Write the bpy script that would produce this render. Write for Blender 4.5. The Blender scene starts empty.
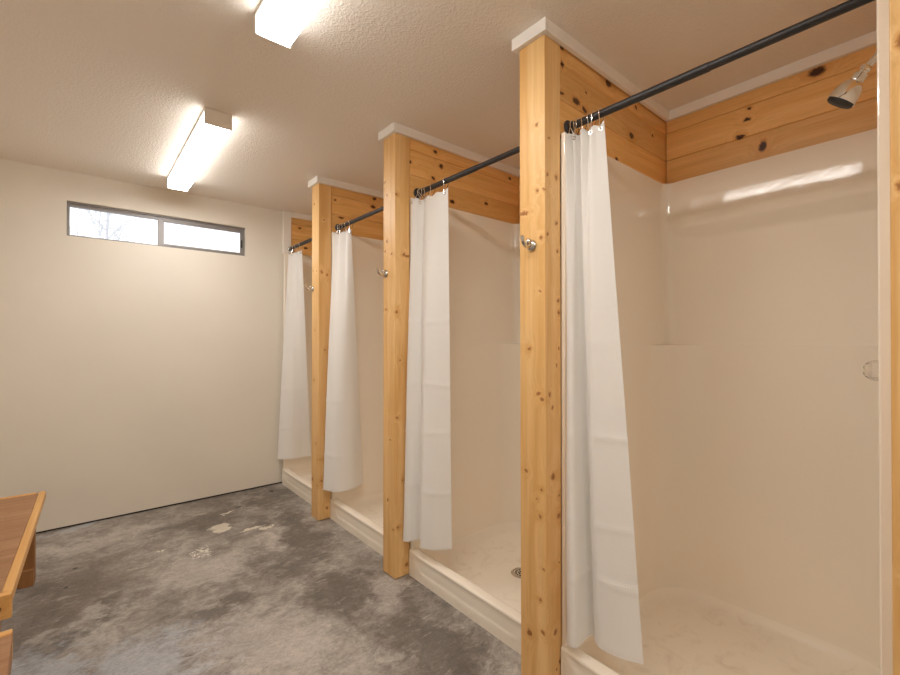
import bpy, bmesh, math, random
from mathutils import Vector, Matrix
random.seed(7)
S = bpy.context.scene
COL = S.collection
PI = math.pi

# ---------------------------------------------------------------- dimensions
H = 2.44                       # ceiling
XP = 1.285                     # room face of the timber posts
PW, PD = 0.12, 0.095           # post size along / across the row
POST_Y = [-0.016, 0.990, 1.979, 2.9655]
STALLS = [(0.104, 0.990), (1.110, 1.979), (2.099, 2.9655), (3.0855, 3.950)]
YW = 3.974                     # far wall
XB = 2.285                     # plank face behind the stalls
XC = 1.374                     # front of the shower kerbs
ZS = 2.065                     # top of the shower surrounds
XL, YN = -0.72, -2.10          # left wall, wall behind the camera

# ---------------------------------------------------------------- node helper
class NT:
    def __init__(s, name):
        s.m = bpy.data.materials.new(name); s.m.use_nodes = True
        s.t = s.m.node_tree; s.t.nodes.clear()
        s.out = s.n('ShaderNodeOutputMaterial')
    def n(s, typ, **kw):
        nd = s.t.nodes.new(typ)
        for k, v in kw.items(): setattr(nd, k, v)
        return nd
    def l(s, a, b): s.t.links.new(a, b)
    def put(s, sock, v):
        if hasattr(v, 'is_output') or isinstance(v, bpy.types.NodeSocket): s.l(v, sock)
        else: sock.default_value = v
    def math(s, op, a, b=0.0, clamp=False):
        nd = s.n('ShaderNodeMath', operation=op, use_clamp=clamp)
        s.put(nd.inputs[0], a); s.put(nd.inputs[1], b); return nd.outputs[0]
    def vec(s, op, a, b=(0, 0, 0), out=0):
        nd = s.n('ShaderNodeVectorMath', operation=op)
        s.put(nd.inputs[0], a); s.put(nd.inputs[1], b); return nd.outputs['Value' if out else 'Vector']
    def noise(s, v, scale, detail=2.0, rough=0.5, dist=0.0, col=False):
        nd = s.n('ShaderNodeTexNoise'); s.put(nd.inputs['Vector'], v)
        nd.inputs['Scale'].default_value = scale; nd.inputs['Detail'].default_value = detail
        nd.inputs['Roughness'].default_value = rough; nd.inputs['Distortion'].default_value = dist
        return nd.outputs['Color' if col else 'Fac']
    def ramp(s, f, stops, interp='LINEAR'):
        nd = s.n('ShaderNodeValToRGB'); s.put(nd.inputs[0], f)
        cr = nd.color_ramp; cr.interpolation = interp
        while len(cr.elements) < len(stops): cr.elements.new(0.5)
        for e, (p, c) in zip(cr.elements, stops):
            e.position = p
            e.color = (c[0], c[1], c[2], 1) if isinstance(c, (tuple, list)) else (c, c, c, 1)
        return nd.outputs[0]
    def mix(s, f, a, b, mode='MIX'):
        nd = s.n('ShaderNodeMix', data_type='RGBA', blend_type=mode)
        s.put(nd.inputs[0], f)
        for i, v in ((6, a), (7, b)):
            if isinstance(v, (tuple, list)): v = (v[0], v[1], v[2], 1)
            s.put(nd.inputs[i], v)
        return nd.outputs[2]
    def obj(s): return s.n('ShaderNodeTexCoord').outputs['Object']
    def bump(s, h, strength=0.3, dist=0.01):
        nd = s.n('ShaderNodeBump'); s.put(nd.inputs['Height'], h)
        nd.inputs['Strength'].default_value = strength; nd.inputs['Distance'].default_value = dist
        return nd.outputs[0]
    def bsdf(s, color, rough=0.5, metal=0.0, normal=None, spec=0.5, **kw):
        b = s.n('ShaderNodeBsdfPrincipled')
        if isinstance(color, (tuple, list)): color = (color[0], color[1], color[2], 1)
        s.put(b.inputs['Base Color'], color); s.put(b.inputs['Roughness'], rough)
        s.put(b.inputs['Metallic'], metal); s.put(b.inputs['Specular IOR Level'], spec)
        for k, v in kw.items(): s.put(b.inputs[k], v)
        if normal is not None: s.l(normal, b.inputs['Normal'])
        s.l(b.outputs[0], s.out.inputs[0]); return b

def srgb(r, g, b):
    f = lambda c: (c / 255 / 12.92) if c / 255 <= 0.04045 else ((c / 255 + 0.055) / 1.055) ** 2.4
    return (f(r), f(g), f(b))

# ---------------------------------------------------------------- materials
def m_paint(name, c, bump_scale, strength, rough=0.75, var=0.06):
    t = NT(name); o = t.obj()
    n1 = t.noise(o, 1.7, 3)
    col = t.mix(n1, [x * (1 - var) for x in c], [min(1, x * (1 + var)) for x in c])
    h = t.noise(o, bump_scale, 3, 0.55)
    t.bsdf(col, rough, normal=t.bump(h, strength, 0.004)); return t.m

def m_ceiling():
    t = NT('orange_peel_ceiling_paint'); o = t.obj()
    v = t.n('ShaderNodeTexVoronoi', feature='SMOOTH_F1'); t.l(o, v.inputs['Vector']); v.inputs['Scale'].default_value = 110
    h = t.math('ADD', t.noise(o, 85, 3, 0.6, 0.4), t.math('MULTIPLY', v.outputs[0], -0.5))
    hh = t.ramp(h, [(0.2, 0), (0.6, 1)])
    col = t.mix(t.noise(o, 1.5, 3), (0.82, 0.755, 0.68), (0.85, 0.785, 0.71))
    t.bsdf(col, 0.8, normal=t.bump(hh, 0.32, 0.005)); return t.m

def ellipses(t, p, items):
    """min over normalised distances to a list of (centre, radii)"""
    d = None
    for c, r in items:
        q = t.vec('SUBTRACT', p, tuple(c)); q = t.vec('MULTIPLY', q, tuple(1 / x for x in r))
        L = t.vec('LENGTH', q, out=1)
        d = L if d is None else t.math('MINIMUM', d, L)
    return d

def m_wood(name, light, dark, grain, knots, knot_dark=(0.10, 0.035, 0.012), gscale=16, rough=0.38, streak=0.5, board=None, seed=0.0):
    """grain: axis index along the fibres. knots: list of (centre, radii) in object space."""
    t = NT(name); o = t.obj()
    wob = t.vec('SCALE', t.vec('SUBTRACT', t.noise(o, 60, 3, 0.6, col=True), (0.5, 0.5, 0.5)))
    wob.node.inputs['Scale'].default_value = 0.022
    p = t.vec('ADD', o, wob)
    sc = [gscale] * 3; sc[grain] = 0.9
    q = t.vec('ADD', o, (seed, seed * 1.7, seed * 0.6))
    d = ellipses(t, p, knots) if knots else None
    if d is not None:     # fibres swing round the knots
        inf = t.math('DIVIDE', 0.10, t.math('ADD', t.math('MULTIPLY', d, d), 0.8))
        cmb = t.n('ShaderNodeCombineXYZ')
        for i in range(3):
            if i != grain: t.l(inf, cmb.inputs[i])
        q = t.vec('ADD', q, cmb.outputs[0])
    if board is not None:  # each board has its own cut
        sep = t.n('ShaderNodeSeparateXYZ'); t.l(o, sep.inputs[0])
        bi = t.math('FLOOR', t.math('DIVIDE', t.math('SUBTRACT', sep.outputs[2], board[0]), board[1]))
        off = t.n('ShaderNodeCombineXYZ'); t.l(t.math('MULTIPLY', bi, 3.7), off.inputs[0]); t.l(t.math('MULTIPLY', bi, 5.1), off.inputs[1])
        q = t.vec('ADD', q, off.outputs[0])
        wn = t.n('ShaderNodeTexWhiteNoise', noise_dimensions='1D'); t.l(t.math('ADD', bi, seed), wn.inputs['W'])
    qs = t.vec('MULTIPLY', q, tuple(sc))
    g1 = t.noise(qs, 1.0, 4, 0.55, 0.6)
    qf = t.vec('MULTIPLY', q, tuple(x * 7 if i != grain else 2.5 for i, x in enumerate(sc)))
    g2 = t.noise(qf, 1.0, 3, 0.6)
    col = t.mix(t.ramp(g1, [(0.33, 0), (0.66, 1)]), light, dark)
    col = t.mix(t.math('MULTIPLY', t.ramp(g2, [(0.45, 0), (0.75, 1)]), streak), col, [x * 0.72 for x in dark])
    if board is not None:
        hs = t.n('ShaderNodeHueSaturation'); t.l(col, hs.inputs['Color'])
        t.l(t.math('ADD', t.math('MULTIPLY', wn.outputs['Value'], 0.22), 0.89), hs.inputs['Value']); col = hs.outputs[0]
    if d is not None:
        halo = t.ramp(d, [(0.0, 1.0), (0.45, 0.8), (0.85, 0.0)])
        dd = t.math('MULTIPLY', d, 0.5)
        col = t.mix(t.ramp(dd, [(0.30, 0.55), (0.85, 0.0)]), col, (dark[0] * 0.85, dark[1] * 0.62, dark[2] * 0.4))
        col = t.mix(t.ramp(dd, [(0.28, 1.0), (0.5, 0.0)]), col, knot_dark)
    t.bsdf(col, rough, normal=t.bump(g2, 0.08, 0.002), spec=0.45); return t.m

def m_floor():
    t = NT('worn_bare_concrete'); o = t.obj()
    wob = t.vec('SCALE', t.vec('SUBTRACT', t.noise(o, 2.6, 5, 0.62, col=True), (0.5, 0.5, 0.5)))
    wob.node.inputs['Scale'].default_value = 0.75
    p = t.vec('ADD', o, wob)
    n1 = t.noise(o, 1.9, 7, 0.62, 0.5); n2 = t.noise(o, 9, 6, 0.7, 0.9); n3 = t.noise(t.vec('MULTIPLY', o, (1.0, 1.7, 1)), 48, 8, 0.8, 0.9)
    f = t.math('ADD', t.math('MULTIPLY', n1, 0.5), t.math('MULTIPLY', n2, 0.5))
    col = t.ramp(f, [(0.38, srgb(108, 101, 95)), (0.49, srgb(144, 137, 130)), (0.60, srgb(178, 172, 165))])
    # darker traffic stains and paler rubbed areas with outlines of their own
    brk = t.math('MULTIPLY', t.math('SUBTRACT', t.noise(t.vec('MULTIPLY', o, (1.0, 1.6, 1)), 13, 7, 0.72, 0.6), 0.5), 2.2)
    def stain(items, amt, c, lo=0.45, hi=1.05):
        nonlocal col
        d = t.math('ADD', ellipses(t, p, items), brk)
        col = t.mix(t.math('MULTIPLY', t.ramp(d, [(lo, 1), (hi, 0)]), amt), col, c)
    stain([((0.98, 2.55, 0), (0.24, 0.22, 1)), ((1.14, 2.95, 0), (0.16, 0.55, 1)), ((1.0, 2.12, 0), (0.16, 0.3, 1)), ((1.12, 1.52, 0), (0.30, 0.36, 1)),
           ((0.49, 2.3, 0), (0.17, 0.13, 1)), ((-0.05, 2.47, 0), (0.15, 0.08, 1)), ((0.62, 3.52, 0), (0.42, 0.16, 1)), ((1.2, 3.7, 0), (0.25, 0.3, 1)), ((0.1, 2.62, 0), (0.10, 0.14, 1))], 0.72, srgb(92, 86, 80))
    stain([((0.05, 3.0, 0), (0.40, 0.35, 1)), ((-0.1, 2.75, 0), (0.25, 0.25, 1))], 0.5, srgb(116, 105, 94))
    stain([((0.64, 1.92, 0), (0.36, 0.33, 1)), ((0.98, 2.88, 0), (0.10, 0.16, 1)), ((0.5, 2.75, 0), (0.3, 0.22, 1)), ((1.22, 1.92, 0), (0.14, 0.2, 1)), ((0.15, 3.6, 0), (0.4, 0.14, 1)), ((0.05, 2.62, 0), (0.12, 0.06, 1))], 0.55, srgb(196, 189, 182))
    stain([((0.18, 2.05, 0), (0.36, 0.26, 1)), ((0.0, 3.95, 0), (0.26, 0.10, 1)), ((-0.15, 2.3, 0), (0.2, 0.25, 1))], 0.7, srgb(178, 183, 190))
    # scuffs and mineral flecks
    n4 = t.noise(t.vec('MULTIPLY', o, (8, 26, 1)), 1.0, 5, 0.7, 1.2)
    col = t.mix(t.math('MULTIPLY', t.ramp(n4, [(0.58, 0), (0.72, 1)]), 0.45), col, srgb(205, 199, 190))
    col = t.mix(t.math('MULTIPLY', t.ramp(t.noise(o, 26, 5, 0.7, 0.5), [(0.60, 0), (0.72, 1)]), 0.4), col, srgb(96, 88, 80))
    wob2 = t.vec('SCALE', t.vec('SUBTRACT', t.noise(o, 16, 3, 0.6, col=True), (0.5, 0.5, 0.5))); wob2.node.inputs['Scale'].default_value = 0.13
    p2 = t.vec('ADD', o, wob2)
    w = ellipses(t, p2, [((0.74, 3.29, 0), (0.072, 0.085, 1)), ((0.90, 3.15, 0), (0.085, 0.022, 1)), ((0.97, 3.10, 0), (0.05, 0.03, 1)), ((0.83, 3.55, 0), (0.05, 0.02, 1))])
    wm = t.ramp(w, [(0.75, 1), (1.0, 0)])
    col = t.mix(t.math('MULTIPLY', wm, 0.75), col, srgb(226, 218, 203))
    sp = ellipses(t, p2, [((0.56, 2.99, 0), (0.06, 0.085, 1)), ((0.38, 3.17, 0), (0.03, 0.02, 1))])
    v = t.math('MULTIPLY', t.ramp(sp, [(0.7, 1), (1.0, 0)]), t.ramp(t.noise(o, 55, 2, 0.5, 0.8), [(0.5, 0), (0.56, 1)]))
    col = t.mix(t.math('MULTIPLY', v, 0.9), col, srgb(230, 226, 216))
    ch = ellipses(t, o, [((-0.02, 3.24, 0), (0.014, 0.014, 1)), ((0.93, 3.62, 0), (0.022, 0.015, 1)), ((-0.055, 3.02, 0), (0.01, 0.012, 1)), ((1.24, 3.82, 0), (0.02, 0.04, 1)),((0.12, 1.98, 0), (0.02, 0.02, 1))])
    col = t.mix(t.math('MULTIPLY', t.ramp(ch, [(0.8, 1), (1.0, 0)]), 0.75), col, srgb(60, 55, 50))
    col = t.mix(0.8, col, t.ramp(n3, [(0.30, 0.30), (0.5, 0.5), (0.70, 0.70)]), 'OVERLAY')
    hh = t.math('ADD', t.math('MULTIPLY', n2, 0.7), t.math('MULTIPLY', n3, 0.3))
    t.bsdf(col, t.ramp(n2, [(0.3, 0.42), (0.7, 0.72)]), normal=t.bump(hh, 0.35, 0.006), spec=0.4); return t.m

def m_simple(name, c, rough=0.5, metal=0.0, spec=0.5, nscale=30.0, var=0.05, bump=0.0, **kw):
    t = NT(name); o = t.obj(); n = t.noise(o, nscale, 3)
    col = t.mix(n, [x * (1 - var) for x in c], [min(1, x * (1 + var)) for x in c])
    t.bsdf(col, rough, metal, t.bump(n, bump, 0.002) if bump else None, spec, **kw); return t.m

def m_fibreglass():
    t = NT('gelcoat_fibreglass'); o = t.obj()
    n = t.noise(o, 2.2, 3); n2 = t.noise(o, 45, 2)
    col = t.mix(n, (0.915, 0.845, 0.74), (0.93, 0.865, 0.765))
    # ponding marks on the shower floor
    sep = t.n('ShaderNodeSeparateXYZ'); t.l(o, sep.inputs[0])
    low = t.ramp(sep.outputs[2], [(0.056, 1), (0.075, 0)])
    dirt = t.math('MULTIPLY', low, t.ramp(t.noise(o, 11, 5, 0.7, 0.8), [(0.52, 0), (0.72, 0.3)]))
    col = t.mix(dirt, col, (0.55, 0.44, 0.33))
    pan = t.ramp(sep.outputs[2], [(0.07, 1), (0.15, 0)])      # slip-resistant texture of the shower floor
    t.bsdf(col, t.math('ADD', t.ramp(n, [(0.3, 0.05), (0.7, 0.08)]), t.math('MULTIPLY', pan, 0.32)), normal=t.bump(n2, 0.10, 0.004), spec=0.6)
    return t.m

def m_curtain():
    t = NT('white_waffle_fabric')
    uv = t.n('ShaderNodeUVMap').outputs[0]
    sep = t.n('ShaderNodeSeparateXYZ'); t.l(uv, sep.inputs[0])
    a = t.math('SINE', t.math('MULTIPLY', sep.outputs[0], 2 * PI / 0.009)); b = t.math('SINE', t.math('MULTIPLY', sep.outputs[1], 2 * PI / 0.009))
    n = t.noise(t.vec('MULTIPLY', uv, (9, 5, 1)), 1.0, 4, 0.6)
    h = t.math('ADD', t.math('MULTIPLY', t.math('MAXIMUM', a, b), 0.12), n)
    nm = t.bump(h, 0.28, 0.006)
    col = t.mix(n, (0.91, 0.90, 0.885), (0.94, 0.93, 0.915))
    p = t.n('ShaderNodeBsdfPrincipled'); t.l(col, p.inputs['Base Color']); p.inputs['Roughness'].default_value = 0.85
    p.inputs['Specular IOR Level'].default_value = 0.2; t.l(nm, p.inputs['Normal'])
    tr = t.n('ShaderNodeBsdfTranslucent'); t.l(col, tr.inputs[0]); t.l(nm, tr.inputs['Normal'])
    mx = t.n('ShaderNodeMixShader'); mx.inputs[0].default_value = 0.18
    t.l(p.outputs[0], mx.inputs[1]); t.l(tr.outputs[0], mx.inputs[2]); t.l(mx.outputs[0], t.out.inputs[0]); return t.m

def m_emit(name, c, strength):
    t = NT(name); e = t.n('ShaderNodeEmission'); e.inputs[0].default_value = (*c, 1); e.inputs[1].default_value = strength
    t.l(e.outputs[0], t.out.inputs[0]); return t.m

def m_glass():
    t = NT('window_glass'); tr = t.n('ShaderNodeBsdfTransparent'); g = t.n('ShaderNodeBsdfGlossy')
    g.inputs['Roughness'].default_value = 0.02
    mx = t.n('ShaderNodeMixShader'); fr = t.n('ShaderNodeFresnel'); fr.inputs[0].default_value = 1.45
    t.l(fr.outputs[0], mx.inputs[0]); t.l(tr.outputs[0], mx.inputs[1]); t.l(g.outputs[0], mx.inputs[2]); t.l(mx.outputs[0], t.out.inputs[0]); return t.m

M = {}
M['wall'] = m_paint('cream_wall_paint', (0.785, 0.74, 0.655), 90, 0.12)
M['ceil'] = m_ceiling()
M['trim'] = m_paint('white_trim_paint', (0.87, 0.84, 0.80), 60, 0.03, 0.45, 0.03)
M['floor'] = m_floor()
M['fibre'] = m_fibreglass()
M['curtain'] = m_curtain()
M['chrome'] = m_simple('brushed_chrome', (0.90, 0.89, 0.87), 0.08, 1.0)
M['nickel'] = m_simple('satin_nickel', (0.66, 0.63, 0.59), 0.22, 1.0)
M['black'] = m_simple('black_iron_paint', (0.022, 0.020, 0.021), 0.42, 0.0, 0.5)
M['rubber'] = m_simple('dark_rubber', (0.03, 0.028, 0.027), 0.6)
M['gap'] = m_simple('painted_gap_shade', (0.030, 0.022, 0.016), 0.9)  # dark brown stands in for the shade inside the wall gap
M['alu'] = m_simple('mill_aluminium', (0.30, 0.29, 0.285), 0.5, 0.3)
M['enamel'] = m_simple('white_enamel', (0.78, 0.74, 0.69), 0.4)
M['capplastic'] = m_simple('ivory_plastic', (0.86, 0.82, 0.77), 0.5)
M['diff'] = m_emit('lit_acrylic_diffuser', (1.0, 0.963, 0.918), 17.0)
M['diffside'] = m_emit('lit_prismatic_side', (1.0, 0.963, 0.918), 4.0)
M['glass'] = m_glass()
M['bark'] = m_simple('pale_bark', (0.50, 0.50, 0.52), 0.9, nscale=20, var=0.15)
M['acrylic'] = m_simple('clear_acrylic', (0.97, 0.96, 0.94), 0.12, **{'Transmission Weight': 0.92, 'IOR': 1.49})
PINE_L, PINE_D = (0.86, 0.575, 0.265), (0.73, 0.415, 0.145)
PAN_L, PAN_D = (0.90, 0.56, 0.225), (0.78, 0.425, 0.135)

# ---------------------------------------------------------------- mesh helpers
def add_box(bm, lo, hi, bev=0.0, seg=2):
    vs = [bm.verts.new((x, y, z)) for z in (lo[2], hi[2]) for y in (lo[1], hi[1]) for x in (lo[0], hi[0])]
    idx = [(0, 2, 3, 1), (4, 5, 7, 6), (0, 1, 5, 4), (2, 6, 7, 3), (0, 4, 6, 2), (1, 3, 7, 5)]
    fs = [bm.faces.new([vs[i] for i in f]) for f in idx]
    if bev > 0:
        es = list({e for f in fs for e in f.edges})
        bmesh.ops.bevel(bm, geom=es, offset=bev, segments=seg, affect='EDGES', profile=0.5)
    return bm

def add_tube(bm, pts, rad, n=12, cap=True):
    pts = [Vector(p) for p in pts]
    rads = rad if isinstance(rad, (list, tuple)) else [rad] * len(pts)
    rings = []; prev = None
    for i, p in enumerate(pts):
        t = (pts[min(i + 1, len(pts) - 1)] - pts[max(i - 1, 0)]).normalized()
        if prev is None:
            a = Vector((0, 0, 1)) if abs(t.z) < 0.9 else Vector((1, 0, 0))
            u = t.cross(a).normalized()
        else:
            u = (prev - t * prev.dot(t)).normalized()
        prev = u; w = t.cross(u)
        rings.append([bm.verts.new(p + (u * math.cos(2 * PI * k / n) + w * math.sin(2 * PI * k / n)) * rads[i]) for k in range(n)])
    for a, b in zip(rings, rings[1:]):
        for k in range(n): bm.faces.new((a[k], a[(k + 1) % n], b[(k + 1) % n], b[k]))
    if cap:
        bm.faces.new(rings[0][::-1]); bm.faces.new(rings[-1])
    return bm

def add_lathe(bm, prof, origin, axis, n=24):
    """prof: (radius, distance along axis)"""
    axis = Vector(axis).normalized(); o = Vector(origin)
    return add_tube_prof(bm, [(o + axis * d, r) for r, d in prof], axis, n)

def add_tube_prof(bm, pr, axis, n):
    a = Vector((0, 0, 1)) if abs(axis.z) < 0.9 else Vector((1, 0, 0))
    u = axis.cross(a).normalized(); w = axis.cross(u)
    rings = [[bm.verts.new(p + (u * math.cos(2 * PI * k / n) + w * math.sin(2 * PI * k / n)) * max(r, 1e-4)) for k in range(n)] for p, r in pr]
    for a_, b_ in zip(rings, rings[1:]):
        for k in range(n): bm.faces.new((a_[k], a_[(k + 1) % n], b_[(k + 1) % n], b_[k]))
    bm.faces.new(rings[0][::-1]); bm.faces.new(rings[-1]); return bm

def add_torus(bm, c, R, r, axis, n=20, k=6):
    axis = Vector(axis).normalized(); a = Vector((0, 0, 1)) if abs(axis.z) < 0.9 else Vector((1, 0, 0))
    u = axis.cross(a).normalized(); w = axis.cross(u); c = Vector(c); rings = []
    for i in range(n):
        d = u * math.cos(2 * PI * i / n) + w * math.sin(2 * PI * i / n)
        rings.append([bm.verts.new(c + d * (R + r * math.cos(2 * PI * j / k)) + axis * (r * math.sin(2 * PI * j / k))) for j in range(k)])
    for i in range(n):
        for j in range(k):
            bm.faces.new((rings[i][j], rings[(i + 1) % n][j], rings[(i + 1) % n][(j + 1) % k], rings[i][(j + 1) % k]))
    return bm

def obj(name, bm, mat, parent=None, smooth=False, loc=None):
    bmesh.ops.recalc_face_normals(bm, faces=bm.faces[:])
    me = bpy.data.meshes.new(name); bm.to_mesh(me); bm.free()
    if mat: me.materials.append(mat)
    if smooth:
        for p in me.polygons: p.use_smooth = True
        try: me.set_sharp_from_angle(angle=math.radians(40))
        except Exception: pass
    o = bpy.data.objects.new(name, me); COL.objects.link(o)
    if parent: o.parent = parent
    if loc: o.location = loc
    return o

def tag(o, label, cat, group=None):
    o['label'] = label; o['category'] = cat
    if group: o['group'] = group
    return o
def thing(name, label, cat, loc=(0, 0, 0), rz=0, group=None):
    o = bpy.data.objects.new(name, None); COL.objects.link(o); o.empty_display_size = 0.1
    o.location = loc; o.rotation_euler = (0, 0, rz); return tag(o, label, cat, group)
def struct(name, bm, mat, parent=None, label=None, smooth=False):
    o = obj(name, bm, mat, parent, smooth)
    if not parent: o['kind'] = 'structure'
    if label: o['label'] = label
    return o
def box(lo, hi, bev=0.0): return add_box(bmesh.new(), lo, hi, bev)
def dup(root, loc, label, group=None):
    r = root.copy(); COL.objects.link(r); r.location = loc; r['label'] = label
    if group: r['group'] = group
    for ch in list(root.children):
        c = ch.copy(); COL.objects.link(c); c.parent = r
        for g in list(ch.children):
            d = g.copy(); COL.objects.link(d); d.parent = c
    return r

# ---------------------------------------------------------------- the room
struct('floor', box((XL - 0.1, YN - 0.1, -0.1), (2.45, YW + 0.15, 0)), M['floor'], label='worn grey bare concrete floor')['category'] = 'floor'
struct('ceiling', box((XL - 0.1, YN - 0.1, H), (2.45, YW + 0.15, H + 0.08)), M['ceil'], label='textured tan painted ceiling')['category'] = 'ceiling'
WX0, WX1, WZ0, WZ1 = -0.078, 1.072, 1.998, 2.240
bm = bmesh.new(); zb = 0.013
add_box(bm, (XL - 0.1, YW, zb), (2.45, YW + 0.12, WZ0)); add_box(bm, (XL - 0.1, YW, WZ1), (2.45, YW + 0.12, H))
add_box(bm, (XL - 0.1, YW, WZ0), (WX0, YW + 0.12, WZ1)); add_box(bm, (WX1, YW, WZ0), (2.45, YW + 0.12, WZ1))
struct('wall_far', bm, M['wall'], label='cream painted far wall with a narrow high window')['category'] = 'wall'
struct('trim_1', box((XL, YW + 0.012, 0), (2.40, YW + 0.10, zb)), M['gap'], label='dark strip standing in for the shade in the gap under the far wall')['category'] = 'trim'  # solid strip whose dark colour paints the shade of the open gap
struct('wall_left', box((XL - 0.1, YN - 0.1, 0), (XL, YW, H)), M['wall'], label='cream painted left wall')['category'] = 'wall'
struct('wall_near', box((XL, YN - 0.1, 0), (2.45, YN, H)), M['wall'], label='cream painted wall behind the camera')['category'] = 'wall'
struct('wall_right', box((2.318, -0.10, 0), (2.45, YW, H)), M['wall'], label='wall behind the shower stalls')['category'] = 'wall'
struct('wall_right_front', box((XP + 0.02, YN, 0), (2.45, -0.10, H)), M['wall'], label='cream wall before the first stall')['category'] = 'wall'

# window: aluminium slider in a drywall recess
w = struct('window_1', bmesh.new(), None, label='narrow high sliding window in grey aluminium frame'); w['category'] = 'window'
yf0, yf1 = YW + 0.035, YW + 0.075
bm = bmesh.new()
add_box(bm, (WX0, yf0, WZ1 - 0.030), (WX1, yf1, WZ1), 0.002); add_box(bm, (WX0, yf0, WZ0), (WX1, yf1, WZ0 + 0.014), 0.002)
add_box(bm, (WX0, yf0, WZ0 + 0.014), (WX0 + 0.016, yf1, WZ1 - 0.030), 0.002); add_box(bm, (WX1 - 0.020, yf0, WZ0 + 0.014), (WX1, yf1, WZ1 - 0.030), 0.002)
add_box(bm, (WX0, yf0 - 0.014, WZ1 - 0.010), (WX1, yf0, WZ1), 0.001)
obj('window_frame', bm, M['alu'], w)
bm = bmesh.new(); xm = 0.466
add_box(bm, (xm - 0.018, yf0 - 0.006, WZ0 + 0.014), (xm + 0.022, yf0 + 0.022, WZ1 - 0.030), 0.002)
add_box(bm, (xm + 0.022, yf0 - 0.006, WZ1 - 0.044), (WX1 - 0.020, yf0 + 0.016, WZ1 - 0.030), 0.002)
add_box(bm, (xm + 0.022, yf0 - 0.006, WZ0 + 0.014), (WX1 - 0.020, yf0 + 0.016, WZ0 + 0.030), 0.002)
add_box(bm, (WX1 - 0.036, yf0 - 0.006, WZ0 + 0.030), (WX1 - 0.020, yf0 + 0.016, WZ1 - 0.044), 0.002)
sash = obj('sash', bm, M['alu'], w)
obj('latch', box((WX1 - 0.034, yf0 - 0.018, WZ0 + 0.070), (WX1 - 0.022, yf0 - 0.006, WZ0 + 0.135), 0.003), M['rubber'], sash)
obj('pane', box((WX0 + 0.014, yf0 + 0.024, WZ0 + 0.012), (xm + 0.01, yf0 + 0.028, WZ1 - 0.028)), M['glass'], w)
obj('pane', box((xm + 0.02, yf0 + 0.004, WZ0 + 0.026), (WX1 - 0.034, yf0 + 0.008, WZ1 - 0.042)), M['glass'], w)
w['kind'] = 'structure'

# bare tree outside the left pane
tr = thing('bare_tree', 'pale bare winter tree seen through the left window pane', 'tree', (0.32, 9.2, -0.3))
bm = bmesh.new(); add_tube(bm, [(0, 0, 0), (0.03, 0, 1.6), (0.0, 0.05, 3.2), (0.05, 0, 4.4), (0.02, 0, 5.6)], [0.06, 0.045, 0.022, 0.014, 0.006], 8)
obj('trunk', bm, M['bark'], tr, True)
bm = bmesh.new()
def limb(p, d, L, r, depth):
    pts = [p]; 
    for i in range(4):
        d = (d + Vector((random.uniform(-.25, .25), random.uniform(-.25, .25), random.uniform(-.05, .25)))).normalized()
        pts.append(pts[-1] + d * L / 4)
    add_tube(bm, pts, [r * (1 - 0.17 * i) for i in range(5)], 5)
    if depth:
        for i in (1, 2, 3, 4):
            for _ in range(2):
                limb(pts[i], (d + Vector((random.uniform(-1, 1), random.uniform(-.6, .6), random.uniform(-.3, .8)))).normalized(), L * 0.5, r * 0.5, depth - 1)
for i in range(16):
    a = i * 2.4; limb(Vector((0.01, 0.03, 2.3 + 0.12 * i)), Vector((math.cos(a) * 0.75, math.sin(a) * 0.6, 0.75)).normalized(), 0.95 - 0.03 * i, 0.012, 2)
obj('branches', bm, M['bark'], tr)

# ---------------------------------------------------------------- posts, partitions, plank headers, trims
post_knots = [
    ([(0.06, 1.95), (0.03, 1.3), (0.085, 0.8)], [(0.04, 1.5), (0.06, 0.7)]),
    ([(0.036, 2.08, 9), (0.035, 1.835, 8), (0.007, 1.833, 6), (0.018, 1.658, 7), (0.074, 1.249, 10), (0.032, 1.085, 8), (0.015, 1.065, 8),
      (0.022, 1.463, 5), (0.093, 0.789, 7), (0.019, 0.735, 7), (0.041, 0.697, 6), (0.026, 0.636, 8), (0.026, 0.329, 7), (0.011, 0.448, 5), (0.078, 0.186, 13), (0.014, 0.214, 7)],
     [(0.026, 2.025, 5), (0.068, 1.89, 8), (0.013, 1.889, 5), (0.068, 1.72, 6), (0.014, 1.67, 7), (0.074, 1.615, 6), (0.078, 1.43, 8),
      (0.080, 1.385, 7), (0.080, 1.253, 5), (0.067, 1.188, 6), (0.024, 1.082, 7), (0.041, 1.033, 6), (0.043, 0.78, 11), (0.078, 0.627, 9), (0.080, 0.70, 6), (0.054, 0.202, 10), (0.078, 0.453, 5), (0.08, 0.08, 6), (0.062, 0.06, 6)]),
    ([(0.103, 2.155, 7), (0.081, 1.828, 9), (0.036, 1.749, 7), (0.102, 1.773, 6), (0.091, 1.451, 8), (0.082, 2.08, 6), (0.049, 0.74, 6), (0.069, 0.409, 7), (0.019, 0.262, 7)],
     [(0.010, 1.434, 9), (0.008, 2.067, 7), (0.057, 1.748, 9), (0.013, 0.864, 8), (0.019, 0.275, 8), (0.076, 0.06, 13), (0.031, 1.175, 6), (0.051, 0.524, 6)]),
    ([(0.099, 1.783, 7), (0.038, 1.776, 7), (0.076, 2.265, 9), (0.102, 0.276, 12), (0.023, 0.247, 9), (0.041, 0.544, 6), (0.015, 0.435, 6), (0.062, 1.355, 6), (0.078, 0.994, 6)],
     [(0.023, 1.767, 9), (0.063, 1.749, 9), (0.024, 0.282, 8), (0.063, 0.081, 11), (0.039, 2.14, 7), (0.048, 1.211, 6)])]
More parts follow.
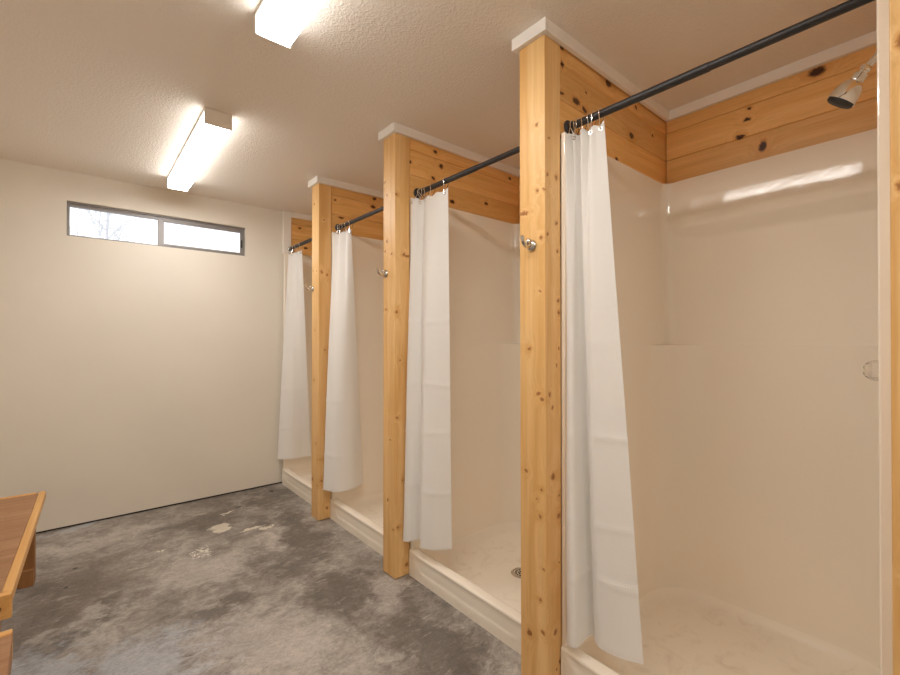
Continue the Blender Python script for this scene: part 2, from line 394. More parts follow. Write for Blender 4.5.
post_labels = ['knotty pine post at the right edge of the photo, closest to the camera',
               'knotty pine post with a robe hook, largest post left of the open shower',
               'knotty pine post in the middle of the row, second from the far wall',
               'slim knotty pine post nearest the far wall and its window']
for i, y in enumerate(POST_Y):
    ks = []
    for k in post_knots[i][0]:
        r = (k[2] if len(k) > 2 else 8) / 1000
        ks.append(((0, k[0], k[1]), (0.02, r * random.uniform(0.9, 1.4), r * random.uniform(0.9, 1.3))))
    for k in post_knots[i][1]:
        r = (k[2] if len(k) > 2 else 8) / 1000
        ks.append(((k[0], 0, k[1]), (r * random.uniform(0.9, 1.3), 0.02, r * random.uniform(0.9, 1.5))))
    if i == 0: ks.append(((0, 0.10, 1.90), (0.02, 0.010, 0.018))); ks.append(((0, 0.105, 1.60), (0.02, 0.008, 0.012)))
    if i == 1: ks.append(((0, 0.10, 1.765), (0.015, 0.028, 0.008)))
    if i == 2: ks.append(((0.075, 0, 1.742), (0.022, 0.015, 0.008)))
    m = m_wood('knotty_pine_post', PINE_L, PINE_D, 2, ks, knot_dark=(0.36, 0.145, 0.04), gscale=20, seed=i * 3.1 + 1, streak=0.35)
    bm = box((0, 0, 0.004), (PD, PW, H - 0.01), 0.003)
    o = obj('timber_post', bm, m, None, loc=(XP, y, 0))
    if i == 1: o.location.x += 0.007; o.rotation_euler.y = -0.007 / H     # slightly out of plumb
    tag(o, post_labels[i], 'post')

BH = 0.1375
def planks(bm, lo, hi, axis_n):
    """three V-grooved boards between z ZS-.005 and the ceiling; axis_n: thickness axis"""
    z = ZS - 0.005
    while z < H - 0.01:
        z1 = min(z + BH, H - 0.005)
        add_box(bm, (lo[0], lo[1], z + 0.0006), (hi[0], hi[1], z1 - 0.0006), 0.0035, 1)
        z = z1
BOARD = (ZS - 0.005, BH)
def kn(items, ax, off=0.0):
    out = []
    for it in items:
        u, z = it[0], it[1]; r = (it[2] if len(it) > 2 else 12) / 1000; rz = (it[3] / 1000 if len(it) > 3 else r * 0.75)
        r *= 1.15; rz *= 1.15; out.append(((u, off, z), (r, 0.2, rz)) if ax == 0 else ((off, u, z), (0.2, r, rz)))
    return out
side_knots = {1: [(1.397, 2.400, 14), (1.403, 2.335, 10, 14), (1.733, 2.388, 22, 14), (1.562, 2.286, 8), (1.492, 2.228, 26, 15), (1.551, 2.212, 20, 12), (1.976, 2.367, 12), (1.933, 2.225, 22, 15), (1.396, 2.224, 18, 6), (2.141, 2.288, 9), (1.80, 2.08, 12)],
              2: [(1.563, 2.373, 14), (1.607, 2.300, 18, 14), (1.978, 2.155, 16), (2.20, 2.37, 14), (1.387, 2.269, 12), (1.692, 2.108, 20, 12), (1.548, 2.215, 14)],
              3: [(1.74, 2.379, 18), (1.728, 2.315, 22, 12), (1.46, 2.182, 26, 8), (1.412, 2.304, 10)]}
pan_lab = ['knotty plank header on the partition behind the right edge post, above the shower head',
           'knotty pine plank header joined to the largest post, above the nearest open shower',
           'knotty pine plank header joined to the middle post',
           'knotty pine plank header joined to the post nearest the far wall']
tn = 2
for i, y in enumerate(POST_Y):
    struct('wall_partition_%d' % (i + 1), box((XP + PD + 0.008, y + 0.022, 0), (2.318, y + 0.098, H)), M['wall'], label='stud partition between shower stalls')['category'] = 'wall'
    t = thing('plank_header', pan_lab[i], 'wood paneling', (0, y, 0))
    mt = m_wood('knotty_pine_planks', PAN_L, PAN_D, 0, kn(side_knots.get(i, [(1.6, 2.2), (1.9, 2.35)]), 0), gscale=22, board=BOARD, seed=i * 2.3 + 0.7, knot_dark=(0.085, 0.028, 0.010))
    if i > 0:
        bm = bmesh.new(); planks(bm, (XP + PD + 0.0035, 0.006, 0), (2.296, 0.022, 0), 1); obj('plank_face', bm, mt, t)
    bm = bmesh.new(); planks(bm, (XP + PD + 0.0035, 0.098, 0), (2.296, 0.114, 0), 1); obj('plank_face', bm, mt, t)
    # white ceiling trim wrapping the post and both faces
    bm = bmesh.new(); tt = 0.021; z0 = H - 0.046
    y0 = y - tt if i > 0 else y
    add_box(bm, (XP - tt, y0, z0), (XP - 0.0005, y + PW + tt, H), 0.002)
    if i > 0: add_box(bm, (XP - 0.0005, y - tt, z0), (XB - 0.022, y - 0.0005, H), 0.002)
    add_box(bm, (XP - 0.0005, y + PW + 0.0005, z0), (XB - 0.022, y + PW + tt, H), 0.002)
    struct('trim_%d' % tn, bm, M['trim'], label='white ceiling trim wrapping a pine post')['category'] = 'trim'; tn += 1

back_knots = {0: [(0.393, 2.375, 30, 20), (0.350, 2.425, 24, 12), (0.638, 2.274, 16, 10), (0.665, 2.205, 18, 12), (0.578, 2.135, 16, 24), (0.628, 2.322, 10)],
              1: [(1.5, 2.2), (1.8, 2.35)], 2: [(2.5, 2.25)], 3: [(3.5, 2.2)]}
back_lab = ['knotty plank header on the back wall above the nearest shower, behind the shower head',
            'plank header on the back wall of the second shower, hidden behind the largest post',
            'plank header on the back wall of the third shower, behind the middle post',
            'plank header on the back wall of the last shower, beside the far wall']
for k, (a, b) in enumerate(STALLS):
    mt = m_wood('knotty_pine_planks', PAN_L, PAN_D, 1, kn(back_knots[k], 1, XB), gscale=22, board=BOARD, seed=k * 4.3 + 2.2, knot_dark=(0.06, 0.018, 0.006))
    bm = bmesh.new(); planks(bm, (XB, a - 0.009, 0), (2.317, b + 0.004, 0), 0)
    tag(obj('plank_header', bm, mt), back_lab[k], 'wood paneling')
    struct('trim_%d' % tn, add_box(bmesh.new(), (XB - 0.021, a + 0.001, H - 0.046), (XB - 0.0005, b - 0.001, H), 0.002), M['trim'], label='white ceiling trim above the stall back')['category'] = 'trim'; tn += 1
# end of the row: boards straight on the far wall, white corner board and top trim
mt = m_wood('knotty_pine_planks', PAN_L, PAN_D, 0, kn([(1.589, 2.134, 20, 12), (1.532, 2.31, 14), (1.47, 2.09, 14)], 0, 3.957), gscale=22, board=BOARD, seed=9.4)
bm = bmesh.new(); planks(bm, (1.452, 3.957, 0), (2.284, YW - 0.0005, 0), 1)
tag(obj('plank_header', bm, mt), 'knotty plank header on the far wall above the farthest curtain', 'wood paneling')
struct('trim_%d' % tn, add_box(bmesh.new(), (XC + 0.008, 3.945, ZS - 0.005), (1.451, YW - 0.0005, H - 0.0005), 0.002), M['trim'], label='white vertical corner board on the far wall')['category'] = 'trim'; tn += 1
struct('trim_%d' % tn, add_box(bmesh.new(), (1.4515, 3.936, H - 0.046), (XB - 0.022, 3.956, H - 0.0005), 0.002), M['trim'], label='white ceiling trim above the far planks')['category'] = 'trim'; tn += 1

# ---------------------------------------------------------------- shower units
W = 0.866
XBI = 2.245                                    # inner face of the back
def smooth(x): x = max(0, min(1, x)); return x * x * (3 - 2 * x)
def ring(z, inset, r, bulge, taper=0.0):
    """U-shaped outline (x, y) of the inside of the unit from the front of one side round to the other"""
    y0, y1 = 0.012 + inset, W - 0.012 - inset
    xb = XBI - inset; pts = []
    nS, nA, nB = 14, 10, 22
    for i in range(nS): pts.append((XC + 0.012 + (xb - r - XC - 0.012) * i / nS, y1, 0))
    for i in range(nA): a = PI / 2 * i / nA; pts.append((xb - r + r * math.sin(a), y1 - r + r * math.cos(a), 0))
    for i in range(nB): pts.append((xb, y1 - r + (y0 + r - y1 + r) * i / nB, 1))
    for i in range(nA): a = PI / 2 * i / nA; pts.append((xb - r + r * math.cos(a), y0 + r - r * math.sin(a), 0))
    for i in range(nS + 1): pts.append((xb - r - (xb - r - XC - 0.012) * i / nS, y0, 0))
    out = []
    for x, y, bk in pts:
        s = smooth((x - 1.95) / 0.25)
        e = smooth((y - y0) / 0.10) * smooth((y1 - y - 0.01) / 0.10)
        out.append((x - bulge * s * (0.35 + 0.65 * e), y, z))
    return out
def bulge(z):
    # rolled header: starts under the planks, fullest near z = 1.90, tucked in below 1.78
    if z > ZS: return 0
    if z > 1.95: return 0.010 + 0.040 * math.sin(PI / 2 * min(1, (ZS - z) / (ZS - 1.95)))
    if z > 1.875: return 0.050
    if z > 1.835: return 0.050 - 0.006 * smooth((1.875 - z) / 0.04)
    return 0.044 * (1 - smooth((1.835 - z) / 0.075))
def make_unit(label, y0, wid):
    global W
    W = wid
    t = thing('shower_stall', label, 'shower stall', (0, y0, 0), 0, 'fibreglass shower units')
    lv = []
    for j in range(7):
        a = PI / 2 * j / 6; lv.append((0.052 + 0.07 * (1 - math.cos(a)), 0.07 * (1 - math.sin(a)), 0.20, 0))
    for z in (0.2, 0.4, 0.7, 1.0, 1.2, 1.245): lv.append((z, 0.0, 0.205, 0))
    lv += [(1.255, 0.0, 0.202, 0), (1.2595, 0.0, 0.194, 0), (1.2605, 0.0, 0.060, 0), (1.264, -0.001, 0.050, 0), (1.275, -0.002, 0.046, 0)]
    for z in (1.35, 1.5, 1.65, 1.74): lv.append((z, -0.002, 0.045, 0))
    z = 1.76
    while z < ZS - 0.008: lv.append((z, -0.002, 0.045, bulge(z))); z += 0.008
    lv += [(ZS - 0.003, -0.002, 0.045, bulge(ZS - 0.003)), (ZS, -0.006, 0.045, 0.006), (ZS, -0.0165, 0.03, 0.0)]
    bm = bmesh.new(); prev = None
    for z, ins, r, b in lv:
        row = [bm.verts.new(p) for p in ring(z, ins, r, b)]
        if prev:
            for i in range(len(row) - 1): bm.faces.new((prev[i], prev[i + 1], row[i + 1], row[i]))
        else: first = row
        prev = row
    # floor pan sloping to the drain
    dc = Vector((1.795, 0.43, 0.040))
    rows = [first]
    for f in (0.85, 0.6, 0.35, 0.12):
        rows.append([bm.verts.new((dc.x + (v.co.x - dc.x) * f, dc.y + (v.co.y - dc.y) * f, dc.z + (v.co.z - dc.z) * f ** 0.8)) for v in first])
    for a_, b_ in zip(rows, rows[1:]):
        for i in range(len(a_) - 1): bm.faces.new((a_[i], a_[i + 1], b_[i + 1], b_[i]))
    bm.faces.new(rows[-1])
    # front strip of the pan between the two ends
    n = 14
    for a_, b_ in zip(rows, rows[1:]): bm.faces.new((a_[0], b_[0], b_[-1], a_[-1]))
    sur = obj('surround', bm, M['fibre'], t, True)
    # kerb: rounded profile swept across, recessed face panel
    bm = bmesh.new(); prof = []
    for z in (0.0, 0.006, 0.02, 0.035, 0.045, 0.05, 0.056, 0.062, 0.075, 0.09, 0.105, 0.112, 0.118, 0.124): prof.append((XC, z))
    for j in range(1, 5): a = PI / 2 * j / 4; prof.append((XC + 0.009 - 0.009 * math.cos(a), 0.124 + 0.009 * math.sin(a)))
    prof += [(XC + 0.025, 0.1335), (XC + 0.040, 0.1330)]
    for j in range(1, 6): a = PI / 2 * j / 5; prof.append((XC + 0.040 + 0.022 * math.sin(a), 0.111 + 0.022 * math.cos(a)))
    prof += [(XC + 0.066, 0.085), (XC + 0.073, 0.066), (XC + 0.088, 0.054), (XC + 0.125, 0.050)]
    ny = 48; prev = None
    for i in range(ny + 1):
        f = i / ny; y = 0.004 + (W - 0.008) * f; row = []
        e = min(y, W - y)
        for (x, z) in prof:
            if z < 0.124 and x == XC:
                low = 0.047 + 0.06 * (1 - smooth((e - 0.035) / 0.09))
                rec = 0.0032 * smooth((z - low) / 0.008) * (1 - smooth((z - 0.112) / 0.008)) * smooth((e - 0.03) / 0.03)
                x = x + rec
            zz = z + (0.006 * (1 - smooth((e - 0.0) / 0.10)) if z > 0.1 else 0)
            row.append(bm.verts.new((x, y, zz)))
        if prev:
            for k in range(len(row) - 1): bm.faces.new((prev[k], prev[k + 1], row[k + 1], row[k]))
        prev = row
    obj('kerb', bm, M['fibre'], t, True)
    for a_, b_ in ((0.001, 0.028), (W - 0.020, W - 0.0015)):
        obj('flange', box((XP + PD + 0.001, a_, 0.0), (XP + PD + 0.018, b_, ZS - 0.001), 0.004), M['fibre'], t)
    bm = bmesh.new()
    add_lathe(bm, [(0.0, 0.0), (0.052, 0.0), (0.054, 0.003), (0.050, 0.006), (0.044, 0.0065), (0.043, 0.003), (0.0, 0.003)], (dc.x, dc.y, 0.0415), (0, 0, 1), 28)
    d = obj('drain', bm, M['nickel'], t, True)
    bm = bmesh.new()
    for ri, nn in ((0.012, 6), (0.028, 12)):
        for q in range(nn):
            a = 2 * PI * q / nn; add_lathe(bm, [(0.0, 0), (0.0042, 0), (0.0042, 0.0006), (0, 0.0006)], (dc.x + ri * math.cos(a), dc.y + ri * math.sin(a), 0.0452), (0, 0, 1), 8)
    obj('drain_hole', bm, M['rubber'], d)
    d.children[0]['kind'] = 'stuff'
    return t
unit_labels = ['bone white fibreglass shower stall, nearest and open, filling the right of the photo',
               'bone white fibreglass shower stall between the largest post and the middle post, drain in view',
               'bone white fibreglass shower stall between the middle post and the post nearest the far wall',
               'bone white fibreglass shower stall at the end of the row against the far wall']
for k, (a, b) in enumerate(STALLS): make_unit(unit_labels[k], a, b - a)

# ---------------------------------------------------------------- curtain rods
RX, RZ = 1.437, 2.103
rod_labels = ['black curtain rod across the nearest open shower, top right',
              'black curtain rod between the largest post and the middle post',
              'black curtain rod between the middle post and the post nearest the far wall',
              'short visible black curtain rod ending on the far wall']
def make_rod(label, y, L):
    t = thing('curtain_rod', label, 'curtain rod', (RX, y, RZ), 0, 'black shower curtain rods')
    bm = bmesh.new(); add_tube(bm, [(0, 0.004, 0), (0, 0.40, 0)], 0.0125, 16); add_tube(bm, [(0, 0.40, 0), (0, L - 0.004, 0)], 0.0140, 16)
    obj('rod', bm, M['black'], t, True)
    for yy, d in ((0.0005, 1), (L - 0.0005, -1)):
        bm = bmesh.new(); add_lathe(bm, [(0.0, 0), (0.027, 0), (0.028, 0.004), (0.026, 0.008), (0.018, 0.012), (0.0175, 0.026), (0.015, 0.028), (0.0, 0.028)], (0, yy, 0), (0, d, 0), 24)
        obj('flange', bm, M['black'], t, True)
    return t
for k, (a, b) in enumerate(STALLS):
    y0 = POST_Y[k] + 0.114; y1 = (POST_Y[k + 1] + 0.006) if k < 3 else 3.957
    make_rod(rod_labels[k], y0, y1 - y0)

# ---------------------------------------------------------------- shower curtains
def catmull(P, n):
    out = []; m = len(P) - 1
    for i in range(n + 1):
        f = i / n * m; j = min(int(f), m - 1); u = f - j
        p0, p1, p2, p3 = P[max(j - 1, 0)], P[j], P[j + 1], P[min(j + 2, m)]
        out.append(tuple(0.5 * (2 * p1[q] + (p2[q] - p0[q]) * u + (2 * p0[q] - 5 * p1[q] + 4 * p2[q] - p3[q]) * u * u + (3 * p1[q] - p0[q] - 3 * p2[q] + p3[q]) * u ** 3) for q in range(2)))
    return out
def make_curtain(label, top, mid, bot, ztop, zhem, lift, creases, ring_s, ease=1.0, hem_fn=None):
    yb = top[0][1]
    t = thing('shower_curtain', label, 'shower curtain', (RX, yb, zhem), 0, 'white shower curtains')
    n, m = 120, 150
    T, D, B = catmull(top, n), catmull(mid, n), catmull(bot, n)
    arc = [0]
    for i in range(n): arc.append(arc[-1] + math.dist(B[i], B[i + 1]))
    bm = bmesh.new(); uvl = bm.loops.layers.uv.new('UVMap'); V = []; UV = {}
    for j in range(m + 1):
        v = j / m; row = []
        e = v ** ease
        for i in range(n + 1):
            s = i / n
            zt = ztop + lift * smooth((s - 0.86) / 0.14) - 0.010 * (1 - math.cos(s * (len(ring_s)) * 2 * PI)) * 0.5
            z0 = zhem + (hem_fn(s) if hem_fn else 0)
            z = zt + (z0 - zt) * v
            q = math.exp(-v * 5.5)
            x = D[i][0] + (B[i][0] - D[i][0]) * e + (T[i][0] - D[i][0]) * q; y = D[i][1] + (B[i][1] - D[i][1]) * e + (T[i][1] - D[i][1]) * q
            # horizontal storage creases and a loose drape
            d = 0.0
            for zc, amp in creases: d += amp * 0.95 * math.exp(-((z - zc - 0.006 * math.sin(s * 7 + zc * 9)) / 0.009) ** 2)
            w = math.sin(v * PI)
            x -= d + 0.0022 * w * math.sin(s * 17 + v * 4.0); y -= d * 0.8 - 0.0018 * w * math.sin(s * 13 + v * 6)
            row.append(bm.verts.new((x - RX, y - yb, z - zhem))); UV[row[-1]] = (arc[i], z)
        V.append(row)
    for j in range(m):
        for i in range(n):
            f = bm.faces.new((V[j][i], V[j][i + 1], V[j + 1][i + 1], V[j + 1][i]))
            for lp in f.loops: lp[uvl].uv = UV[lp.vert]
    edge_top = [V[0][i].co.copy() for i in range(n + 1)]
    hem = [V[m][i].co.copy() for i in range(n + 1)]
    o = obj('fabric', bm, M['curtain'], t, True)
    sm = o.modifiers.new('thick', 'SOLIDIFY'); sm.thickness = 0.0016; sm.offset = 0
    bm = bmesh.new(); add_tube(bm, [h + Vector((0, 0, 0.002)) for h in hem], 0.0024, 6)
    obj('hem', bm, M['curtain'], t, True)
    for s in ring_s:
        i = int(round(s * n)); p = edge_top[i]; q = edge_top[min(i + 1, n)] - edge_top[max(i - 1, 0)]
        nx = Vector((-q.y, q.x, 0)).normalized() if q.length > 1e-6 else Vector((1, 0, 0))
        g = p - Vector((0, 0, 0.016))
        bm = bmesh.new(); add_torus(bm, g, 0.0065, 0.0022, nx, 14, 6)
        obj('grommet', bm, M['nickel'], t, True)
        # wire ring: over the rod and down through the grommet
        rc = Vector((0, p.y, RZ - zhem)); low = g; pts = []
        for a in range(-120, 121, 15):
            ang = math.radians(a); pts.append(rc + Vector((math.sin(ang) * 0.0185, 0, math.cos(ang) * 0.0185)))
        pts = [low + Vector((-0.004, 0, -0.004))] + pts + [low + Vector((0.004, 0, -0.004))]
        bm = bmesh.new(); add_tube(bm, pts, 0.0016, 6); obj('ring', bm, M['chrome'], t, True)
    return t
cz = [(0.42, 0.004), (0.62, 0.003), (0.93, 0.004), (1.28, 0.002)]
make_curtain('white waffle shower curtain bunched against the largest post, nearest and longest in view',
    [(1.50, 0.972), (1.46, 0.974), (1.388, 0.972), (1.442, 0.958), (1.402, 0.950), (1.452, 0.930), (1.405, 0.918), (1.450, 0.896), (1.412, 0.884), (1.425, 0.866), (1.437, 0.842)],
    [(1.50, 0.972), (1.45, 0.974), (1.388, 0.972), (1.392, 0.955), (1.432, 0.957), (1.436, 0.948), (1.418, 0.936), (1.406, 0.922), (1.408, 0.902), (1.418, 0.874), (1.437, 0.842)],
    [(1.50, 0.960), (1.45, 0.968), (1.365, 0.953), (1.362, 0.912), (1.445, 0.918), (1.475, 0.908), (1.450, 0.890), (1.430, 0.862), (1.428, 0.832), (1.440, 0.776), (1.470, 0.718)],
    2.062, 0.178, 0.012, cz, [0.05, 0.17, 0.3, 0.42, 0.55, 0.68, 0.82, 0.95])
make_curtain('white shower curtain hanging flat beside the middle post, with horizontal fold creases',
    [(1.53, 1.945), (1.49, 1.95), (1.47, 1.962), (1.383, 1.960), (1.395, 1.93), (1.432, 1.91), (1.418, 1.88), (1.420, 1.83), (1.420, 1.77), (1.432, 1.712)],
    [(1.53, 1.945), (1.49, 1.95), (1.45, 1.962), (1.384, 1.960), (1.392, 1.935), (1.410, 1.915), (1.402, 1.88), (1.405, 1.83), (1.415, 1.77), (1.432, 1.712)],
    [(1.50, 1.945), (1.46, 1.95), (1.42, 1.965), (1.326, 1.958), (1.338, 1.925), (1.400, 1.905), (1.375, 1.86), (1.346, 1.825), (1.386, 1.762), (1.460, 1.714)],
    2.056, 0.210, 0.006, [(0.50, 0.004), (0.80, 0.003), (1.05, 0.0035), (1.38, 0.0035), (1.62, 0.002)], [0.05, 0.2, 0.35, 0.48, 0.6, 0.75, 0.95])
make_curtain('white bell shaped shower curtain beside the post nearest the far wall, hem swung inward',
    [(1.50, 2.94), (1.46, 2.95), (1.388, 2.948), (1.425, 2.91), (1.398, 2.87), (1.442, 2.83), (1.412, 2.79), (1.432, 2.762)],
    [(1.50, 2.94), (1.45, 2.95), (1.388, 2.948), (1.388, 2.91), (1.388, 2.87), (1.398, 2.82), (1.412, 2.79), (1.432, 2.762)],
    [(1.44, 2.945), (1.39, 2.953), (1.307, 2.930), (1.318, 2.87), (1.346, 2.82), (1.404, 2.794), (1.487, 2.805), (1.583, 2.862)],
    2.052, 0.235, 0.0, [(0.47, 0.0035), (0.86, 0.004), (1.2, 0.002)], [0.05, 0.22, 0.4, 0.55, 0.7, 0.95])
make_curtain('white shower curtain farthest away, hanging against the far wall beyond the last post',
    [(1.50, 3.925), (1.47, 3.932), (1.42, 3.930), (1.445, 3.88), (1.410, 3.82), (1.450, 3.77), (1.420, 3.71), (1.440, 3.668)],
    [(1.50, 3.925), (1.46, 3.932), (1.42, 3.930), (1.42, 3.88), (1.415, 3.82), (1.425, 3.77), (1.425, 3.71), (1.440, 3.668)],
    [(1.45, 3.925), (1.40, 3.935), (1.326, 3.925), (1.364, 3.874), (1.424, 3.845), (1.475, 3.842), (1.523, 3.847), (1.592, 3.833)],
    2.050, 0.235, 0.0, [(0.50, 0.004), (0.85, 0.004), (1.2, 0.004), (1.5, 0.003)], [0.05, 0.22, 0.4, 0.55, 0.7, 0.95])

# ---------------------------------------------------------------- robe hooks
def make_hook(label, y, z):
    t = thing('robe_hook', label, 'hook', (XP, y, z), 0, 'robe hooks on the posts')
    bm = bmesh.new(); add_lathe(bm, [(0.0, 0), (0.0205, 0), (0.0215, 0.003), (0.019, 0.008), (0.013, 0.012), (0.009, 0.014), (0.0, 0.014)], (0, 0, 0), (-1, 0, 0), 24)
    obj('base', bm, M['nickel'], t, True)
    bm = bmesh.new()
    pts = [(-0.012, 0, -0.002), (-0.022, 0, -0.006), (-0.034, 0, -0.006), (-0.045, 0, 0.001), (-0.051, 0, 0.013), (-0.053, 0, 0.026), (-0.0535, 0, 0.030)]
    add_tube(bm, pts, [0.0085, 0.0075, 0.007, 0.0068, 0.007, 0.0078, 0.004], 12); obj('prong', bm, M['nickel'], t, True)
    bm = bmesh.new(); add_lathe(bm, [(0.0, 0), (0.009, 0.0), (0.0105, 0.004), (0.0105, 0.010), (0.006, 0.015), (0.0, 0.016)], (-0.012, 0, 0.010), (-0.8, 0, 0.35), 16)
    obj('knob', bm, M['nickel'], t, True)
    return t
hook = make_hook('shiny metal robe hook on the largest post', POST_Y[1] + 0.060, 1.636)
dup(hook, (XP, POST_Y[2] + 0.092, 1.648), 'small metal robe hook on the middle post')
dup(hook, (XP, POST_Y[3] + 0.100, 1.652), 'tiny metal robe hook on the post nearest the far wall')

# ---------------------------------------------------------------- shower head and valve of the open stall
yw = STALLS[0][0]
t = thing('showerhead', 'chrome shower head angled down over the nearest shower, before the knotty planks', 'shower head', (1.75, yw + 0.002, 2.143))
bm = bmesh.new(); add_lathe(bm, [(0.0, 0), (0.030, 0), (0.030, 0.002), (0.022, 0.008), (0.012, 0.012), (0.0, 0.012)], (0, 0.0005, 0), (0, 1, 0), 24); obj('flange', bm, M['chrome'], t, True)
bm = bmesh.new(); add_tube(bm, [(0, 0.008, 0), (0, 0.022, -0.004), (0, 0.040, -0.020), (0, 0.060, -0.042), (0, 0.082, -0.066)], 0.0095, 14); obj('arm', bm, M['chrome'], t, True)
ax = Vector((0.02, 0.60, -0.80)).normalized(); o0 = Vector((0, 0.080, -0.060))
bm = bmesh.new(); add_lathe(bm, [(0.0, 0), (0.012, 0), (0.0145, 0.003), (0.0145, 0.012), (0.0105, 0.015), (0.0105, 0.019), (0.017, 0.022), (0.0175, 0.040), (0.015, 0.043), (0.0, 0.043)], o0, ax, 20); obj('swivel_nut', bm, M['chrome'], t, True)
bm = bmesh.new(); add_lathe(bm, [(0.0, 0), (0.014, 0.0), (0.021, 0.004), (0.028, 0.014), (0.033, 0.028), (0.036, 0.044), (0.0368, 0.054), (0.0368, 0.058), (0.0, 0.058)], o0 + ax * 0.041, ax, 28); obj('bell', bm, M['chrome'], t, True)
bm = bmesh.new(); add_lathe(bm, [(0.0, 0), (0.0345, 0.0), (0.0345, 0.007), (0.031, 0.010), (0.0, 0.011)], o0 + ax * 0.0985, ax, 28); obj('spray_face', bm, M['rubber'], t, True)

t = thing('shower_valve', 'clear round shower valve knob beside the right edge post', 'shower valve', (1.75, yw + 0.0145, 1.195))
bm = bmesh.new(); add_lathe(bm, [(0.0, 0), (0.014, 0), (0.014, 0.026), (0.0, 0.026)], (0, 0, 0), (0, 1, 0), 20); obj('stem', bm, M['chrome'], t, True)
bm = bmesh.new()
add_lathe(bm, [(0.0, 0), (0.012, 0.0), (0.020, 0.005), (0.026, 0.013), (0.029, 0.023), (0.029, 0.031), (0.026, 0.041), (0.020, 0.049), (0.012, 0.054), (0.0, 0.055)], (0, 0.026, 0), (0, 1, 0), 16); obj('knob', bm, M['acrylic'], t)

# ---------------------------------------------------------------- ceiling lights
def make_light(label, y0):
    t = thing('ceiling_light', label, 'light fixture', (0.5275, y0, H))
    L = 1.222; hw = 0.0625
    obj('housing', box((-hw, 0.004, -0.014), (hw, L - 0.004, -0.0005), 0.002), M['enamel'], t)
    bm = bmesh.new(); pr = [(-hw + 0.003, -0.0145), (-hw + 0.002, -0.066), (-hw + 0.005, -0.075), (-hw + 0.013, -0.079), (hw - 0.013, -0.079), (hw - 0.005, -0.075), (hw - 0.002, -0.066), (hw - 0.003, -0.0145)]
    a = [bm.verts.new((x, 0.010, z)) for x, z in pr]; b = [bm.verts.new((x, L - 0.010, z)) for x, z in pr]
    for i in range(len(pr)): bm.faces.new((a[i], a[(i + 1) % len(pr)], b[(i + 1) % len(pr)], b[i]))
    bm.faces.new(a); bm.faces.new(b[::-1])
    df = obj('diffuser', bm, M['diff'], t); df.data.materials.append(M['diffside'])
    for p in df.data.polygons:
        if abs(p.normal.z) < 0.35: p.material_index = 1
    for yy in (0.0, L - 0.010):
        obj('end_cap', box((-hw - 0.001, yy, -0.080), (hw + 0.001, yy + 0.010, -0.0005), 0.003), M['capplastic'], t)
    return t
lamp = make_light('lit wraparound ceiling light near the window end, whole in view', 2.437)
dup(lamp, (0.5275, 0.398, H), 'lit wraparound ceiling light cut by the top edge of the photo')
dup(lamp, (0.5275, -1.641, H), 'unseen wraparound ceiling light added behind the camera to brighten foreground and ceiling')  # unseen fixture, added to brighten the foreground and the ceiling

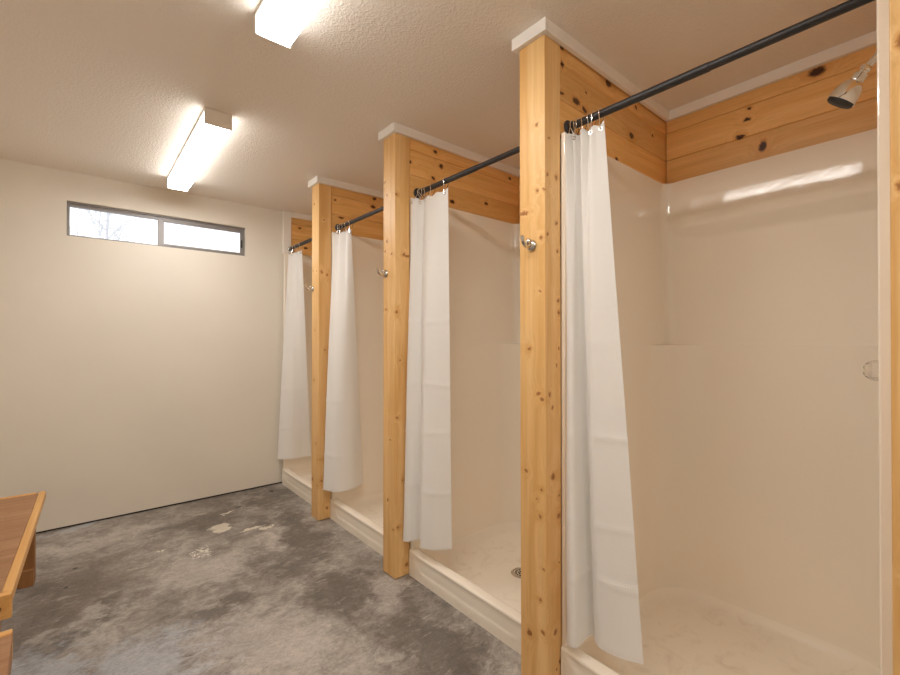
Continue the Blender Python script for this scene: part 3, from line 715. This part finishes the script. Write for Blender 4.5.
# ---------------------------------------------------------------- benches along the left wall
def make_bench(label, loc, rz, L, Wd, long_trim=True):
    """local frame: front right far corner at the origin, bench runs to -y and -x"""
    t = thing('bench', label, 'bench', loc, rz, 'wooden benches on the left')
    zt = 0.45; e = 0.028
    amber_l, amber_d = (0.80, 0.47, 0.175), (0.66, 0.345, 0.10)
    topm = m_wood('brown_bench_boards', (0.42, 0.225, 0.11), (0.31, 0.15, 0.065), 0, [((-0.25, -0.5, zt), (0.02, 0.014, 0.02))], gscale=13, rough=0.45, seed=loc[1])
    edge = m_wood('amber_bench_edging', amber_l, amber_d, 1, [((0, -0.4, 0.41), (0.02, 0.01, 0.008))], gscale=24, rough=0.4, seed=loc[1] + 2)
    edx = m_wood('amber_bench_edging', amber_l, amber_d, 0, [((-0.03, -L, 0.41), (0.012, 0.02, 0.012)), ((-0.05, -L, 0.395), (0.007, 0.02, 0.007))], gscale=24, rough=0.4, seed=loc[1] + 3)
    legm = m_wood('dark_bench_leg', (0.40, 0.195, 0.07), (0.30, 0.13, 0.04), 2, [((-0.05, -0.2, 0.3), (0.01, 0.02, 0.01))], gscale=20, rough=0.5, seed=loc[1] + 4)
    x1 = -e if long_trim else 0
    bm = bmesh.new(); n = 9; w = (L - 2 * e) / n; xe = -e if long_trim else 0
    for i in range(n): add_box(bm, (-Wd + e, -L + e + i * w + 0.0006, zt - 0.022), (x1, -L + e + (i + 1) * w - 0.0006, zt), 0.0012, 1)
    obj('seat_boards', bm, topm, t)
    if long_trim: obj('edging', box((-e + 0.0005, -L + e, zt - 0.036), (0, 0, zt + 0.002), 0.003), edge, t); obj('apron', box((-0.034, -L + e, zt - 0.085), (-0.014, -e, zt - 0.0365), 0.002), legm, t)
    else: obj('apron', box((-0.02, -L + e, zt - 0.085), (-0.0005, -e, zt - 0.0225), 0.002), legm, t)
    obj('edging', box((-Wd, -L, zt - 0.078), (-Wd + e - 0.0005, 0, zt + 0.002), 0.003), edge, t)
    xe = -e if long_trim else 0
    obj('end_board', box((-Wd + e, -e + 0.0005, zt - 0.078), (xe - (0.008 if long_trim else 0), 0, zt + 0.002), 0.003), edx, t)
    obj('end_board', box((-Wd + e, -L, zt - 0.078), (0, -L + e - 0.0005, zt + 0.002), 0.003), edx, t)
    for (lx, ly) in ((-0.098, -0.105), (-0.098, -L + 0.045), (-Wd + 0.035, -0.105), (-Wd + 0.035, -L + 0.045)):
        g = obj('leg', box((lx, ly, 0.0), (lx + 0.062, ly + 0.060, zt - 0.086), 0.003), legm, t)
        obj('foot_block', box((lx, ly - 0.030, 0.0), (lx + 0.060, ly - 0.0005, 0.085), 0.003), legm, g)
    return t
make_bench('low brown wooden bench with amber edging, its far end near the window wall', (-0.144, 3.285, 0), -0.0215, 1.258, 0.40)
make_bench('second wooden bench, only its corner in the lower left of the photo', (-0.147, 1.782, 0), 0.043, 1.25, 0.40, False)

# ---------------------------------------------------------------- world, camera, view
S.cycles.diffuse_bounces = 12; S.cycles.max_bounces = 16
wd = bpy.data.worlds.new('overcast_sky'); S.world = wd; wd.use_nodes = True
bg = wd.node_tree.nodes.get('Background'); bg.inputs[0].default_value = (0.93, 0.96, 1.0, 1); bg.inputs[1].default_value = 1.15
cam = bpy.data.cameras.new('camera'); co = bpy.data.objects.new('camera', cam); COL.objects.link(co); S.camera = co
cam.sensor_fit = 'HORIZONTAL'; cam.sensor_width = 36.0; cam.lens = 437.36 / 900 * 36.0; cam.clip_start = 0.02
yaw, pit = 0.7009, 0.0055
fwd = Vector((math.sin(yaw) * math.cos(pit), math.cos(yaw) * math.cos(pit), math.sin(pit)))
co.location = (0, 0, 1.2835); co.rotation_euler = fwd.to_track_quat('-Z', 'Y').to_euler()
vs = S.view_settings; vs.view_transform = 'Standard'; vs.look = 'None'; vs.exposure = 0.90; vs.gamma = 1.0; vs.use_curve_mapping = False
